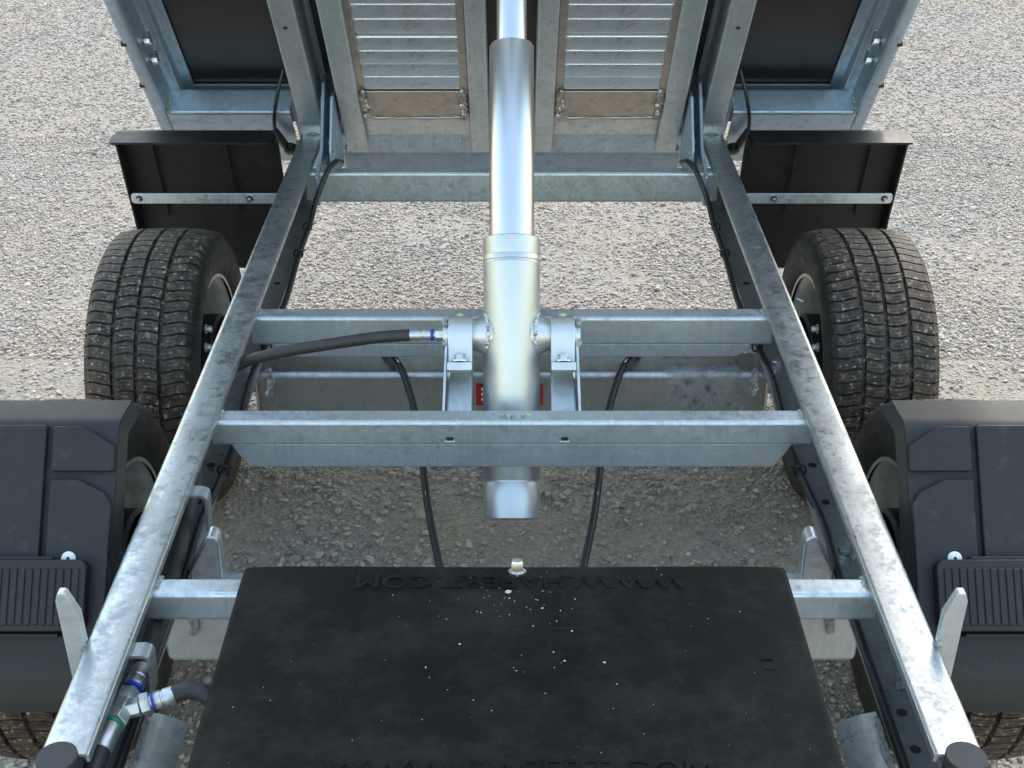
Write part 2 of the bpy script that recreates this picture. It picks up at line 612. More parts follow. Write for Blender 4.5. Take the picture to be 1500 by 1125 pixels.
# ------------------------------------------------------------------ the trailer
TR = tag(empty('tipping_trailer', loc=(0, 0, 0)), 'galvanised tipping trailer with raised load bed, seen from its front end', 'trailer')
RT = .578            # height of the rail tops

def yz(sx):
    return lambda p, q, t: (sx * p, t, q)

def xz_beam(x0, x1, y0, y1, z0, z1):
    return MB().box((x0, y0, z0), (x1, y1, z1))

# chassis rails: lipped C sections that open inwards
for sx in (-1, 1):
    sec = sheet([(.446, RT - .011), (.446, RT), (.500, RT), (.500, RT - .110), (.444, RT - .110), (.444, RT - .090)], -.004, .009, 5)
    r = MB().strip(sec, .990, 2.950, yz(sx)).build('chassis_rail', 'galv_rail', TR)
    MB().lathe([(.0, .028), (.0205, .028), (.0213, .0272), (.0213, .024), (.0213, -.02), (.0, -.02)], (sx * .4775, .984, RT - .024), (0, 0, 1), 40, False).build('end_cap', 'cap', r)
    zb = RT - .106
    for yb in (2.02, 1.47):
        hexbolt((sx * .470, yb, zb), (0, 0, 1), .009, .010).build('bolt', 'zinc', r)
    for yh in (2.36, 1.70, 1.60, 1.16, 1.10):
        MB().lathe([(.0065, 0), (.0065, .0006)], (sx * .472, yh, zb), (0, 0, 1), 16).build('bolt_hole', 'dark', r)
    weld([(sx * .446, 2.95, RT - .004), (sx * .472, 2.952, RT + .001), (sx * .498, 2.95, RT - .004)], .004, 3).build('weld', 'weld', r)
    for k, yw in enumerate((1.475, 1.21)):
        weld([(sx * .480, yw - .012, zb + .003), (sx * .487, yw, zb + .006), (sx * .482, yw + .012, zb + .003)], .006, k + 9).build('weld', 'weld', r)

# upper cross beams
def cross_beam(yf, yb, zt, zm, zl, xin, mat='galv', hole=False):
    b = xz_beam(-.462, .462, yf, yb, zm, zt).build('cross_beam', mat, TR, .007, 4)
    if zl:
        m = MB()
        m.prism([(-xin, zm + .004), (-xin + .008, zm - .012), (-xin + .026, zl), (xin - .026, zl), (xin - .008, zm - .012), (xin, zm + .004)], yf + .0016, yb - .0016, lambda p, q, t: (p, t, q))
        m.build('lower_web', mat, b, .003, 2)
    if hole:
        for hx in (-.0945, .081):
            h = MB().prism([(hx - .0055, zt - .0335), (hx + .0055, zt - .0335), (hx + .0055, zt - .0275), (hx - .0055, zt - .0275)], yf - .0008, yf + .004, lambda p, q, t: (p, t, q))
            h.build('slot', 'dark', b)
            MB().box((hx - .0072, yf - .0006, zt - .0355), (hx + .0072, yf + .001, zt - .0335)).build('slot_edge', 'white', b)
    return b

beam_rear = cross_beam(2.726, 2.762, .568, .497, 0, 0)
beam_A = cross_beam(2.021, 2.060, .568, .512, .488, .425)
beam_C = cross_beam(1.674, 1.712, .568, .524, .484, .432, 'galv', True)
beam_D = cross_beam(1.266, 1.300, .568, .524, 0, 0)
# splash of weld on the middle beam
weld([(-.02, 1.690, .5695), (.006, 1.688, .570), (.03, 1.691, .5695)], .0035, 5).build('weld', 'weld', beam_C)
for sx in (-1, 1):
    for b, yf in ((beam_A, 2.021), (beam_C, 1.674), (beam_D, 1.266)):
        weld([(sx * .4435, yf + .002, .560), (sx * .4435, yf + .018, .568), (sx * .4435, yf + .034, .566)], .0035, int(yf * 10)).build('weld', 'weld', b)

# lower cross beams welded between the rail lips
def lower_beam(yf, mat, xe=.462):
    b = MB().box((-xe, 0, -.098), (xe, .085, 0)).build('lower_cross_beam', mat, TR, .011, 5)
    b.location = (0, yf, .462)
    for sx in (-1, 1):
        weld([(sx * .434, .012, .0), (sx * .431, -.003, -.012), (sx * .433, -.004, -.04)], .007, int(yf * 7) + sx).build('weld', 'weld', b)
    return b
lb = lower_beam(2.010, 'galv_low')
lb2 = lower_beam(1.366, 'galv', .478)
# red sticker behind the cylinder
MB().box((-.064, -.0012, -.066), (.056, -.0002, -.020)).build('sticker', 'red', lb, .0008, 2)
MB().box((-.074, -.0012, -.066), (-.0695, -.0002, -.020)).build('sticker', 'red', lb)
for k in range(3):
    MB().box((-.0545, -.0022, -.055 + k * .0105), (-.046, -.0013, -.050 + k * .0105)).build('sticker_mark', 'white', lb)

# upright tabs and hanging clips beside the toolbox beam
for sx in (-1, 1):
    m = MB()
    poly = [(.438, .455), (.394, .455), (.392, .540), (.393, .550), (.397, .557), (.403, .560), (.409, .556), (.414, .546), (.438, .500)]
    m.prism(poly, 1.396, 1.424, yz(sx))
    m.build('gusset_plate', 'galv_rail', TR, .004, 3)
    MB().box((sx * .398 - .004, 1.386, .402), (sx * .398 + .004, 1.391, .440)).build('hanger_clip', 'galv', TR, .001, 2)

# cylinder brackets
AXZ = Vector((0, 1.859, .620))                      # trunnion centre
TDIR = Vector((0, math.sin(rad(35.0)), math.cos(rad(35.0))))   # cylinder lean
FWD = Vector((0, -TDIR.z, TDIR.y))                  # square to the cylinder, towards the front
for sx in (-1, 1):
    br = empty('cylinder_bracket', TR)
    xa, xb = sx * .0625, sx * .102
    cx = lambda p, q, t: tuple(AXZ + FWD * p + TDIR * q + Vector((t, 0, 0)))
    # bearing clamp: half ring over a straight block
    prof = []
    for k in range(13):
        a = rad(-20 + 200 * k / 12)
        prof.append((.032 * math.cos(a), .032 * math.sin(a)))
    prof += [(-.032, -.055), (.030, -.055)]
    MB().prism(prof, xa, xb, cx).build('clamp_cap', 'zinc', br, .002, 2)
    # bolt flange that sticks out to the front
    MB().prism([(.024, -.064), (.054, -.064), (.054, -.050), (.024, -.046)], xa, xb, cx).build('clamp_flange', 'zinc', br, .002, 2)
    hexbolt(AXZ + FWD * .0425 + TDIR * -.0488 + Vector(((xa + xb) / 2, 0, 0)), TDIR, .0098, .010).build('bolt', 'bolt', br)
    # leg down to the middle beam
    leg = MB()
    leg.add([(xa, 1.795, .560), (xb, 1.795, .560), (xb + sx * .004, 1.7145, .50), (xa + sx * .0, 1.7145, .50),
             (xa, 1.86, .575), (xb, 1.86, .575), (xb + sx * .004, 1.775, .50), (xa, 1.775, .50)],
            [(0, 1, 2, 3), (7, 6, 5, 4), (0, 4, 5, 1), (1, 5, 6, 2), (2, 6, 7, 3), (3, 7, 4, 0)])
    leg.build('bracket_leg', 'galv', br, .004, 3)
    # thin side plate of the leg
    sp = MB()
    xo = xb + sx * .0005
    sp.add([(xo, 1.812, .615), (xo + sx * .004, 1.812, .615), (xo + sx * .009, 1.7145, .50), (xo + sx * .0045, 1.7145, .50),
            (xo, 1.868, .642), (xo + sx * .004, 1.868, .642), (xo + sx * .009, 1.78, .50), (xo + sx * .0045, 1.78, .50)],
           [(0, 1, 2, 3), (7, 6, 5, 4), (0, 4, 5, 1), (1, 5, 6, 2), (2, 6, 7, 3), (3, 7, 4, 0)])
    sp.build('side_plate', 'galv', br, .001, 2)
    for q in (.022, -.012):
        weld([AXZ + TDIR * q + FWD * .018 + Vector((xb + sx * .004, 0, 0)), AXZ + TDIR * (q - .006) + FWD * .026 + Vector((xb + sx * .006, 0, 0)), AXZ + TDIR * (q - .010) + FWD * .028 + Vector((xb + sx * .003, 0, 0))], .004, 20 + sx).build('weld', 'weld', br)
    MB().lathe([(0, .004), (.006, .002), (.008, 0), (.007, -.003)], AXZ + TDIR * .031 + Vector(((xa + xb) / 2, 0, 0)) + FWD * .006, TDIR, 10, False).build('grease_blob', 'grease', br)

# hydraulic cylinder
cy = empty('hydraulic_cylinder', TR)
def along(k): return AXZ + TDIR * k
B0, B1 = -.298, .157
MB().lathe([(.0, B0), (.040, B0), (.0455, B0 + .003), (.0455, B0 + .058), (.0445, B0 + .0595), (.0445, B0 + .063), (.046, B0 + .065), (.046, B1 - .044), (.0462, B1 - .043)], AXZ, TDIR, 72, False).build('barrel', 'zinc', cy)
MB().lathe([(.0462, B1 - .043), (.0455, B1 - .042), (.0455, B1 - .039), (.0464, B1 - .038), (.0464, B1 - .030), (.0461, B1 - .0295), (.0464, B1 - .028), (.0464, B1 - .0012), (.0452, B1), (.036, B1), (.036, B1 - .004)], AXZ, TDIR, 72, False).build('collar', 'zinc', cy)
MB().lathe([(.0365, B1 - .02), (.0365, .478), (.034, .482), (.023, .482)], AXZ, TDIR, 72, False).build('stage', 'chrome', cy)
MB().lathe([(.0245, .47), (.0245, .80), (.020, .805), (.018, .805)], AXZ, TDIR, 64, False).build('stage', 'chrome', cy)
MB().lathe([(.018, .79), (.018, .90), (0, .90)], AXZ, TDIR, 48, False).build('stage', 'chrome', cy)
for sx in (-1, 1):
    MB().lathe([(.036, .030), (.033, .044), (.027, .056), (.0255, .064), (.0255, .11)], AXZ, (sx, 0, 0), 40).build('trunnion', 'zinc', cy)
    wr = []
    for k in range(17):
        a = 2 * math.pi * k / 16
        wr.append(AXZ + Vector((sx * (.043 - .009 * abs(math.sin(a)) ** 1.5 * .6), 0, 0)) + TDIR * .034 * math.cos(a) + FWD * .034 * math.sin(a))
    weld(wr, .0030, 31 + sx).build('weld', 'zinc', cy)

# main hydraulic hose: trunnion to the left rail
def hose(pts, r, name='hydraulic_hose', mat='rubber_hose', n=10):
    return MB().tube(spline(pts, n), r, 16).build(name, mat, TR)

def fitting(parent, a, b, r, ring='blue'):
    """ferrule, plastic ring and hex nut from a (hose) towards b (port)"""
    a, b = Vector(a), Vector(b)
    d = (b - a); L = d.length; d.normalize()
    MB().lathe([(r * .92, 0), (r, .002), (r, L * .30), (r * .88, L * .32), (r * .88, L * .36), (r, L * .38), (r * .97, L * .55), (r * .9, L * .57)], a, d, 24).build('ferrule', 'zinc', parent)
    MB().lathe([(r * 1.06, 0), (r * 1.06, L * .07)], a + d * L * .56, d, 24).build('colour_ring', ring, parent)
    MB().lathe([(r * .75, 0), (r * .75, L * .06)], a + d * L * .63, d, 20).build('collar', 'zinc', parent)
    MB().lathe([(r * 1.12, 0), (r * 1.2, .001), (r * 1.2, L * .24), (r * 1.1, L * .26)], a + d * L * .68, d, 6).build('hex_nut', 'zinc', parent)
    MB().lathe([(r * .6, 0), (r * .6, L * .12)], a + d * L * .93, d, 16).build('port', 'zinc', parent)

hp = [(-.470, 1.60, .515), (-.484, 1.74, .525), (-.478, 1.845, .540), (-.452, 1.878, .5535), (-.39, 1.874, .577), (-.30, 1.866, .598), (-.22, 1.861, .6135), (-.165, 1.860, .6185)]
h1 = hose(hp, .0098)
fitting(h1, (-.167, 1.860, .6185), (-.102, 1.859, .620), .0088)
# feed hose inside the left rail
h2 = hose([(-.470, 1.60, .515), (-.466, 1.52, .512), (-.459, 1.42, .508), (-.452, 1.30, .508), (-.446, 1.21, .518), (-.4435, 1.178, .524)], .0125)
fitting(h2, (-.4435, 1.180, .524), (-.448, 1.112, .530), .0122)
# tee piece
tee = MB()
tee.tube([(-.447, 1.122, .529), (-.4515, 1.084, .532)], .0128, 6)
tee.tube([(-.4475, 1.104, .530), (-.428, 1.109, .532)], .0118, 6)
tee.lathe([(.0150, 0), (.0158, .001), (.0158, .014), (.0150, .015)], (-.4505, 1.096, .5315), (-.08, -1, .05), 6)
tee.build('tee_fitting', 'zinc', h2, .0012, 2)
MB().lathe([(.0132, 0), (.0132, .005)], (-.4522, 1.0805, .532), (-.09, -1, .0), 20).build('colour_ring', 'green', h2)
MB().lathe([(.0122, 0), (.0128, .003), (.0128, .034), (.0115, .036)], (-.4527, 1.0755, .532), (-.09, -1, -.03), 20).build('ferrule', 'zinc', h2)
hose([(-.4555, 1.042, .531), (-.457, 1.01, .525), (-.455, .94, .49), (-.45, .84, .44)], .0118)
h3 = hose([(-.392, 1.122, .538), (-.372, 1.126, .540), (-.350, 1.120, .534), (-.330, 1.100, .512), (-.315, 1.07, .48)], .0105)
fitting(h3, (-.390, 1.122, .538), (-.430, 1.109, .532), .0106)
# black strap bundle at the front of the rail
hose([(-.452, .985, .500), (-.435, .992, .524), (-.405, .990, .530), (-.37, .975, .520), (-.345, .955, .50)], .0075, 'wiring_cable', 'cable')
hose([(-.46, .97, .500), (-.43, .975, .520), (-.395, .978, .524), (-.36, .965, .512), (-.335, .94, .49)], .006, 'wiring_cable', 'cable')
MB().box((-.462, .975, .492), (-.438, 1.022, .516)).build('cable_clip', 'cable', TR, .004, 2)

# flat straps that hold the hose in the left rail
for ys in (1.478, 1.152):
    sec = sheet([(-.452, RT - .013), (-.426, RT - .013), (-.430, RT - .070)], .004, .008, 4)
    MB().strip(sec, ys, ys + .024, lambda p, q, t: (p, t, q)).build('hose_strap', 'galv_rail', TR)
    weld([(-.424, ys + .002, RT - .07), (-.427, ys - .004, RT - .084), (-.432, ys - .012, RT - .092)], .0035, int(ys * 9)).build('weld', 'weld', TR)

# folded tread plates at the front of each rail
for sx in (-1, 1):
    sec = sheet([(.443, .4655), (.424, .460), (.396, .446)], -.004, .002, 2)
    MB().strip(sec, .93, 1.165, yz(sx)).build('front_bracket', 'galv_rail', TR)
    weld([(sx * .438, 1.15, .474), (sx * .436, 1.10, .474), (sx * .437, 1.05, .474)], .0035, 50 + sx).build('weld', 'weld', TR)

# stop posts
for sx in (-1, 1):
    m = MB()
    poly = [(.4995, .47), (.524, .47), (.524, .640), (.5195, .652), (.511, .652), (.4995, .620)]
    m.prism(poly, 1.164, 1.176, yz(sx))
    p = m.build('stop_post', 'galv', TR, .0018, 2)
    weld([(sx * .499, 1.160, .583), (sx * .501, 1.161, .572), (sx * .503, 1.161, .555)], .004, 60 + sx).build('weld', 'weld', p)

# brake cables: dip between the beams and run under the toolbox
for sx, dx in ((-1, 0), (1, .0)):
    pts = [(sx * .265, 2.19, .430), (sx * .235, 2.09, .466), (sx * .212, 2.045, .4745), (sx * .193, 2.005, .466), (sx * .172, 1.945, .435), (sx * .155, 1.86, .408), (sx * .134, 1.70, .392), (sx * .101, 1.50, .400), (sx * .075, 1.32, .415), (sx * .052, 1.15, .425)]
    c = MB().tube(spline(pts, 10), .0062, 12).build('brake_cable', 'cable', TR)
    P = spline(pts, 10)
    for i in (22, 23, 44, 52, 58, 63):
        a, b = P[i], P[i] + (P[i + 1] - P[i]).normalized() * .010
        up = Vector((0, -.35, .93)) * .0058
        side = Vector((1, 0, 0)) * .0014
        MB().add([a + up - side, a + up + side, b + up + side, b + up - side, a + up * 1.08 - side, a + up * 1.08 + side, b + up * 1.08 + side, b + up * 1.08 - side],
                 [(0, 1, 2, 3), (7, 6, 5, 4), (0, 4, 5, 1), (1, 5, 6, 2), (2, 6, 7, 3), (3, 7, 4, 0)]).build('printed_mark', 'white', c)

# wiring along the rail lips, with cable ties
for sx in (-1, 1):
    pts = [(sx * .385, 2.80, .566), (sx * .392, 2.735, .590), (sx * .408, 2.700, .575), (sx * .428, 2.66, .530), (sx * .437, 2.60, .496), (sx * .440, 2.45, .490), (sx * .436, 2.25, .489), (sx * .441, 2.10, .490), (sx * .452, 1.97, .484),
           (sx * .445, 1.83, .490), (sx * .440, 1.74, .488), (sx * .443, 1.62, .490), (sx * .452, 1.53, .484), (sx * .446, 1.40, .490), (sx * .447, 1.25, .488), (sx * .446, 1.10, .489), (sx * .446, .95, .488)]
    c = MB().tube(spline(pts, 8), .0058, 10).build('wiring_cable', 'cable', TR)
    for yt in (2.60, 2.46, 2.055, 1.655):
        zt = .492
        ring = [(sx * (.4415 + .009 * math.cos(a)), yt, zt + .010 * math.sin(a)) for a in np.linspace(0, 2 * math.pi, 17)]
        MB().tube(ring, .0018, 6).build('cable_tie', 'cable', c)
        MB().tube([(sx * .433, yt, zt + .004), (sx * .424, yt - .005, zt + .012)], .0015, 6).build('cable_tie', 'cable', c)

# axles
for Y in (1.66, 2.354):
    ax = empty('axle', TR)
    for sx in (-1, 1):
        MB().box((min(sx * .47, sx * .56), Y - .065, .255), (max(sx * .47, sx * .56), Y + .025, .345)).build('axle_tube', 'galv', ax, .01, 3)
        MB().lathe([(.0, .0), (.05, 0), (.055, .012), (.055, .05), (.045, .055)], (sx * .545, Y - .01, .296), (sx, 0, 0), 32, False).build('swing_arm', 'galv', ax)
        MB().lathe([(.102, 0), (.108, .006), (.108, .05), (.09, .06), (.0, .06)], (sx * .598, Y, .286), (sx, 0, 0), 40, False).build('brake_drum', 'black', ax)
        MB().box((sx * .505 - .012, Y - .05, .34), (sx * .505 + .012, Y + .05, .468)).build('axle_seat', 'galv', ax, .003, 2)
        for k, (dy, dz) in enumerate(((-.085, .130), (-.105, .10))):
            hexbolt((sx * .604, Y + dy, .286 + dz), (-sx, 0, 0), .007, .010).build('bolt', 'zinc', ax)

# ------------------------------------------------------------------ wheels
TR_R, TR_W = .286, .105
def tyre_mesh():
    pitches = 78
    per = [0, .02, .06, .27, .285, .30, .315, .56, .575, .59, .605, .80, .83, .85, .985]
    kinds = [0, 1, 1, 1, .5, .5, 1, 1, .5, .5, 1, 1, 1, 0, 0]       # block height along one pitch
    phis, hh = [], []
    for i in range(pitches):
        for p, k in zip(per, kinds):
            phis.append((i + p) * 2 * math.pi / pitches); hh.append(k)
    phis = np.array(phis); hh = np.array(hh)
    # columns across the tread: x and groove height (1 = block top, 0 = groove floor)
    cols = []
    for a, b, edge in ((-.091, -.0475, 'L'), (-.0405, -.0035, ''), (.0035, .0405, ''), (.0475, .091, 'R')):
        w = b - a
        if edge == 'L': cols += [(-.0985, 2)]
        cols += [(a - (.0 if edge == 'L' else .0004), 2 if edge == 'L' else 0)] if edge != '' or True else []
        cols += [(a + .0006, 1), (a + w * .18, 1), (a + w * .36, 1), (a + w * .5, 1), (a + w * .64, 1), (a + w * .82, 1), (b - .0006, 1), (b + .0004, 0 if edge != 'R' else 2)]
        if edge == 'R': cols += [(.0985, 2)]
    X = np.array([c[0] for c in cols]); K = np.array([c[1] for c in cols])
    ax = np.abs(X)
    crown = TR_R - .007 * (ax / .091) ** 3 - np.where(ax > .091, (ax - .091) * .9, 0)
    # side walls
    side = [(.1025, .264), (.105, .252), (.106, .232), (.1045, .214), (.099, .200), (.092, .191), (.082, .186)]
    depth = .0085
    V, T = [], []
    n = len(phis)
    allx = [-x for x, r in reversed(side)] + list(X) + [x for x, r in side]
    for x, r in reversed(side):
        for p in phis: V.append((-x, r, p, 0))
    for ci, (x, k, r) in enumerate(zip(X, K, crown)):
        wave = .0028 * math.sin(x * 95) * (1 if x > 0 else -1) / TR_R
        rib = 0 if abs(x) > .044 else 1
        shift = (.5 if rib else 0) * 2 * math.pi / pitches * (1 if x > 0 else .55)
        for p, h in zip(phis, hh):
            if k == 0: hgt = 0
            elif k == 2: hgt = .55 + .45 * (h > 0)
            else:
                hgt = h
                if h == .5:
                    # fine sipes only in the middle of each rib
                    hgt = .7 if (abs(abs(x) - .022) < .009 or .056 < abs(x) < .074) else 1
                if h == 0: hgt = .1
            V.append((x, r - depth * (1 - hgt), p + wave + shift * .7, 1 if abs(x) < .093 else .35))
    for x, r in side:
        for p in phis: V.append((x, r, p, 0))
    V = np.array(V)
    co = np.stack([V[:, 0], V[:, 1] * np.cos(V[:, 2]), V[:, 1] * np.sin(V[:, 2])], 1)
    m = len(allx)
    i, j = np.meshgrid(np.arange(m - 1), np.arange(n), indexing='ij')
    j2 = (j + 1) % n
    q = np.stack([i * n + j, (i + 1) * n + j, (i + 1) * n + j2, i * n + j2], -1).reshape(-1, 4).astype(np.int32)
    me = bpy.data.meshes.new('tyre')
    me.vertices.add(len(co)); me.vertices.foreach_set('co', co.astype(np.float32).ravel())
    me.loops.add(q.size); me.loops.foreach_set('vertex_index', q.ravel())
    me.polygons.add(len(q)); me.polygons.foreach_set('loop_start', np.arange(len(q), dtype=np.int32) * 4)
    me.update(calc_edges=True)
    at = me.attributes.new('tread', 'FLOAT', 'POINT')
    at.data.foreach_set('value', V[:, 3].astype(np.float32))
    return me
tyre_me = tyre_mesh()
def rim_mesh():
    # open rim barrel with a disc near the outer face; +x is the outside
    p = [(.150, .060), (.165, .062), (.170, .075), (.178, .084), (.190, .088), (.192, .092), (.184, .094), (.172, .086), (.164, .072)]
    inner = [(.192, -.092), (.190, -.088), (.180, -.083), (.174, -.070), (.160, -.050), (.158, .02), (.160, .045), (.150, .058), (.10, .070), (.06, .060), (.03, .060), (.0, .060)]
    m = MB()
    m.lathe([(r, h) for r, h in inner], (0, 0, 0), (1, 0, 0), 72, False)
    m.lathe([(.186, -.094), (.193, -.0945), (.193, -.088), (.181, -.080), (.176, -.068), (.163, -.048), (.161, .02), (.163, .05), (.176, .072), (.19, .09)], (0, 0, 0), (1, 0, 0), 72, False)
    return m
first = None
for k, (Y, sx) in enumerate(((2.354, -1), (2.354, 1), (1.66, -1), (1.66, 1))):
    w = empty('wheel', TR, (sx * .70, Y, TR_R - .002), (rad(37 * k), 0, 0 if sx > 0 else math.pi))
    if first is None:
        t = link('tyre', tyre_me, 'tyre', w, 0, 0, 28)
        r = rim_mesh().build('rim', 'rim', w)
        kids = [t, r]
        for b in range(5):
            a = 2 * math.pi * b / 5
            kids.append(hexbolt((.068, .056 * math.cos(a), .056 * math.sin(a)), (1, 0, 0), .011, .016, False).build('wheel_nut', 'bolt', w))
        vs = MB().tube([(-.080, .150, 0), (-.094, .158, 0)], .0035, 8).build('valve', 'bolt', w)
        kids.append(vs)
        first = kids
    else:
        for c in first:
            d = c.copy(); COL.objects.link(d); d.parent = w

# ------------------------------------------------------------------ mudguards
th = math.atan(1096 / 1900)
C_, S_ = math.cos(th), math.sin(th)
# front mudguard section (Y, Z): lip, corner, long face, foot
PA, PB = Vector((1.522, .657)), Vector((1.336, .440))          # ends of the sloping face
FD = (PB - PA).normalized(); FN = Vector((FD.y, -FD.x))        # FN points up and forward
if FN.x > 0: FN = -FN
LF = (PB - PA).length
def fpt(X, b, d):                                              # on the face: along b, proud by d
    q = PA + FD * b + FN * d
    return (X, q.x, q.y)
X0, X1 = .541, .872
for sx in (-1, 1):
    mg = empty('mudguard', TR)
    path = [(1.588, .652), (PA.x, PA.y)] + [tuple(PB)] + [(1.306, .400), (1.293, .365), (1.290, .350)]
    sec = sheet(path, -.005, .012, 5)
    sh = MB().strip(sec, X0, X1, lambda p, q, t: (sx * t, p, q)).build('shell', 'fender', mg)
    # inner side wall, a narrow return towards the wheel
    wall = MB()
    out = [Vector(p) for p in round_path(path, .012, 4)]
    vs, fs = [], []
    c = Vector((1.66, .286))
    for p in out:
        inn = p + (c - p).normalized() * .018
        vs += [(sx * X0, p.x, p.y), (sx * (X0 - .008), inn.x, inn.y), (sx * (X0 - .004), inn.x, inn.y), (sx * (X0 + .004), p.x, p.y)]
    n = len(out)
    for i in range(n - 1):
        for k in range(4):
            fs.append((i * 4 + k, i * 4 + (k + 1) % 4, (i + 1) * 4 + (k + 1) % 4, (i + 1) * 4 + k))
    wall.add(vs, fs).build('side_wall', 'fender', mg)
    # raised panels
    def pad(poly, h, name='raised_panel', mat='fender', bev=.003):
        m = MB()
        m.prism(poly, -.001, h, lambda p, q, t: fpt(sx * p, q, t))
        return m.build(name, mat, mg, bev, 3)
    pad([(.627, .004), (.586, .004), (.5425, .030), (.5425, .066), (.627, .066)], .015)
    pad([(.627, .077), (.588, .077), (.553, .094), (.5425, .112), (.5425, LF - .005), (.627, LF - .005)], .015)
    pad([(.636, .002), (X1 - .02, .002), (X1 - .02, LF - .005), (.636, LF - .005)], .015)
    # step pad with ribs
    s0, s1 = .186, .280
    m = MB()
    pts = []
    rr = .012
    for (cx, cb, a0) in ((.564 + rr, s0 + rr, 180), (X1 - .03 - rr, s0 + rr, 270), (X1 - .03 - rr, s1 - rr, 0), (.564 + rr, s1 - rr, 90)):
        for k in range(6):
            a = rad(a0 + 90 * k / 5)
            pts.append((cx + rr * math.cos(a), cb + rr * math.sin(a)))
    m.prism(pts, .012, .034, lambda p, q, t: fpt(sx * p, q, t))
    st = m.build('step_pad', 'fender', mg, .002, 2)
    for k in range(26):
        xr = .573 + k * .0102
        if xr > X1 - .045: break
        ribs = MB()
        ribs.prism([(xr, s0 + .012), (xr + .0080, s0 + .012), (xr + .0080, s1 - .008), (xr, s1 - .008)], .0335, .0362, lambda p, q, t: fpt(sx * p, q, t))
        ribs.build('rib', 'fender', st, .001, 2)
    m = MB()
    m.prism([(.60, s1 + .003), (X1 - .03, s1 + .003), (X1 - .03, s1 + .007), (.60, s1 + .007)], .005, .024, lambda p, q, t: fpt(sx * p, q, t))
    m.build('step_edge', 'fender', st, .001, 2)
    m = MB()
    m.prism([(.612, s0 - .004), (.70, s0 - .004), (.70, s0 + .0), (.612, s0 + .0)], .014, .030, lambda p, q, t: fpt(sx * p, q, t))
    m.build('step_edge', 'fender', st, .001, 2)
    a, b = Vector(fpt(sx * .594, s0 - .002, .0155)), Vector(fpt(sx * .594, s0 - .002, .0185))
    MB().lathe([(.0095, 0), (.0095, .003), (.008, .004), (.0, .004)], a, b - a, 24, False).build('washer', 'white', mg)
    MB().lathe([(.0022, .004), (.0022, .0048)], a, b - a, 12).build('screw', 'dark', mg)
    # lower apron panels, curved
    low = [(PB.x, PB.y), (1.306, .400), (1.293, .365), (1.290, .354)]
    for (xa, xb) in ((.5425, .627), (.636, X1 - .02)):
        s2 = sheet(low, .015, .02, 6)
        MB().strip(s2, xa, xb, lambda p, q, t: (sx * t, p, q)).build('apron', 'fender', mg)
    # screws on the side wall
    for bq in (.060, .120, .175):
        q = PA + FD * bq - FN * .016
        hexbolt((sx * (X0 - .005), q.x, q.y), (-sx, 0, 0), .003, .003, False).build('screw', 'black', mg)
    hexbolt((sx * (X0 - .006), 1.372, .455), (-sx, 0, 0), .006, .012).build('bolt', 'zinc', mg)

# rear mudguards, seen from inside
for sx in (-1, 1):
    mg = empty('mudguard', TR)
    xi, xo = .520, .862
    path = [(2.672, .652), (2.735, .660), (2.765, .640), (2.822, .43), (2.838, .30), (2.838, .285)]
    sec = sheet(path, .005, .012, 5)
    MB().strip(sec, xi, xo, lambda p, q, t: (sx * t, p, q)).build('shell', 'black', mg)
    c = Vector((2.354, .286))
    out = [Vector(p) for p in round_path(path, .012, 4)]
    for xs, dep, nm in ((xi, .030, 'side_wall'), (xo, .040, 'side_wall')):
        vs, fs = [], []
        for ip, p in enumerate(out):
            inn = p + (Vector((c.x, p.y - .05)) - p).normalized() * dep * (.15 if ip < 2 else .6 if ip < 5 else 1)
            lean = -.006 if xs == xi else .004
            vs += [(sx * xs, p.x, p.y), (sx * (xs + lean), inn.x, inn.y), (sx * (xs + lean + .004), inn.x, inn.y), (sx * (xs + .004), p.x, p.y)]
        n = len(out)
        for i in range(n - 1):
            for k in range(4):
                fs.append((i * 4 + k, i * 4 + (k + 1) % 4, (i + 1) * 4 + (k + 1) % 4, (i + 1) * 4 + k))
        fs += [(3, 2, 1, 0), tuple(range((n - 1) * 4, n * 4))]
        MB().add(vs, fs).build(nm, 'black', mg)
    # inner ribs of the shell
    for xr in (.635, .80):
        MB().prism([(2.745, .640), (2.750, .648), (2.805, .44), (2.795, .43)], xr - .003, xr + .003, yz(1) if sx > 0 else (lambda p, q, t: (-t, p, q))).build('rib', 'black', mg) if False else \
            MB().prism([(2.752, .640), (2.760, .640), (2.817, .43), (2.812, .43)], xr - .002, xr + .002, lambda p, q, t: (sx * t, p, q)).build('rib', 'black', mg)
    # strap
    m = MB()
    ps = []
    for (cx, cz, a0) in ((.842, .507, -90), (.842, .515, 0)):
        for k in range(5):
            a = rad(a0 + 90 * k / 4)
            ps.append((cx + .008 * math.cos(a), cz + .008 * math.sin(a)))
    ps += [(.50, .523), (.50, .499)]
    m.prism(ps, 2.716, 2.721, lambda p, q, t: (sx * p, t, q))
    s = m.build('strap', 'galv', mg, .001, 2)
    for xb in (.832, .585):
        MB().lathe([(.0075, 0), (.0075, .0006)], (sx * xb, 2.7162, .511), (0, -1, 0), 20).build('bolt_hole', 'dark', s)
        MB().tube([(sx * xb, 2.735, .511), (sx * xb, 2.700, .511)], .0042, 10).build('bolt', 'bolt', s)

# ------------------------------------------------------------------ toolbox
tb = empty('toolbox', TR, (.004, 0, 0))
LX, LY0, LY1, LZ = .337, .905, 1.288, .602
m = MB().box((-LX + .018, LY0 + .02, .34), (LX - .018, LY1 - .02, LZ - .03))
m.build('box_body', 'black', tb, .02, 3)
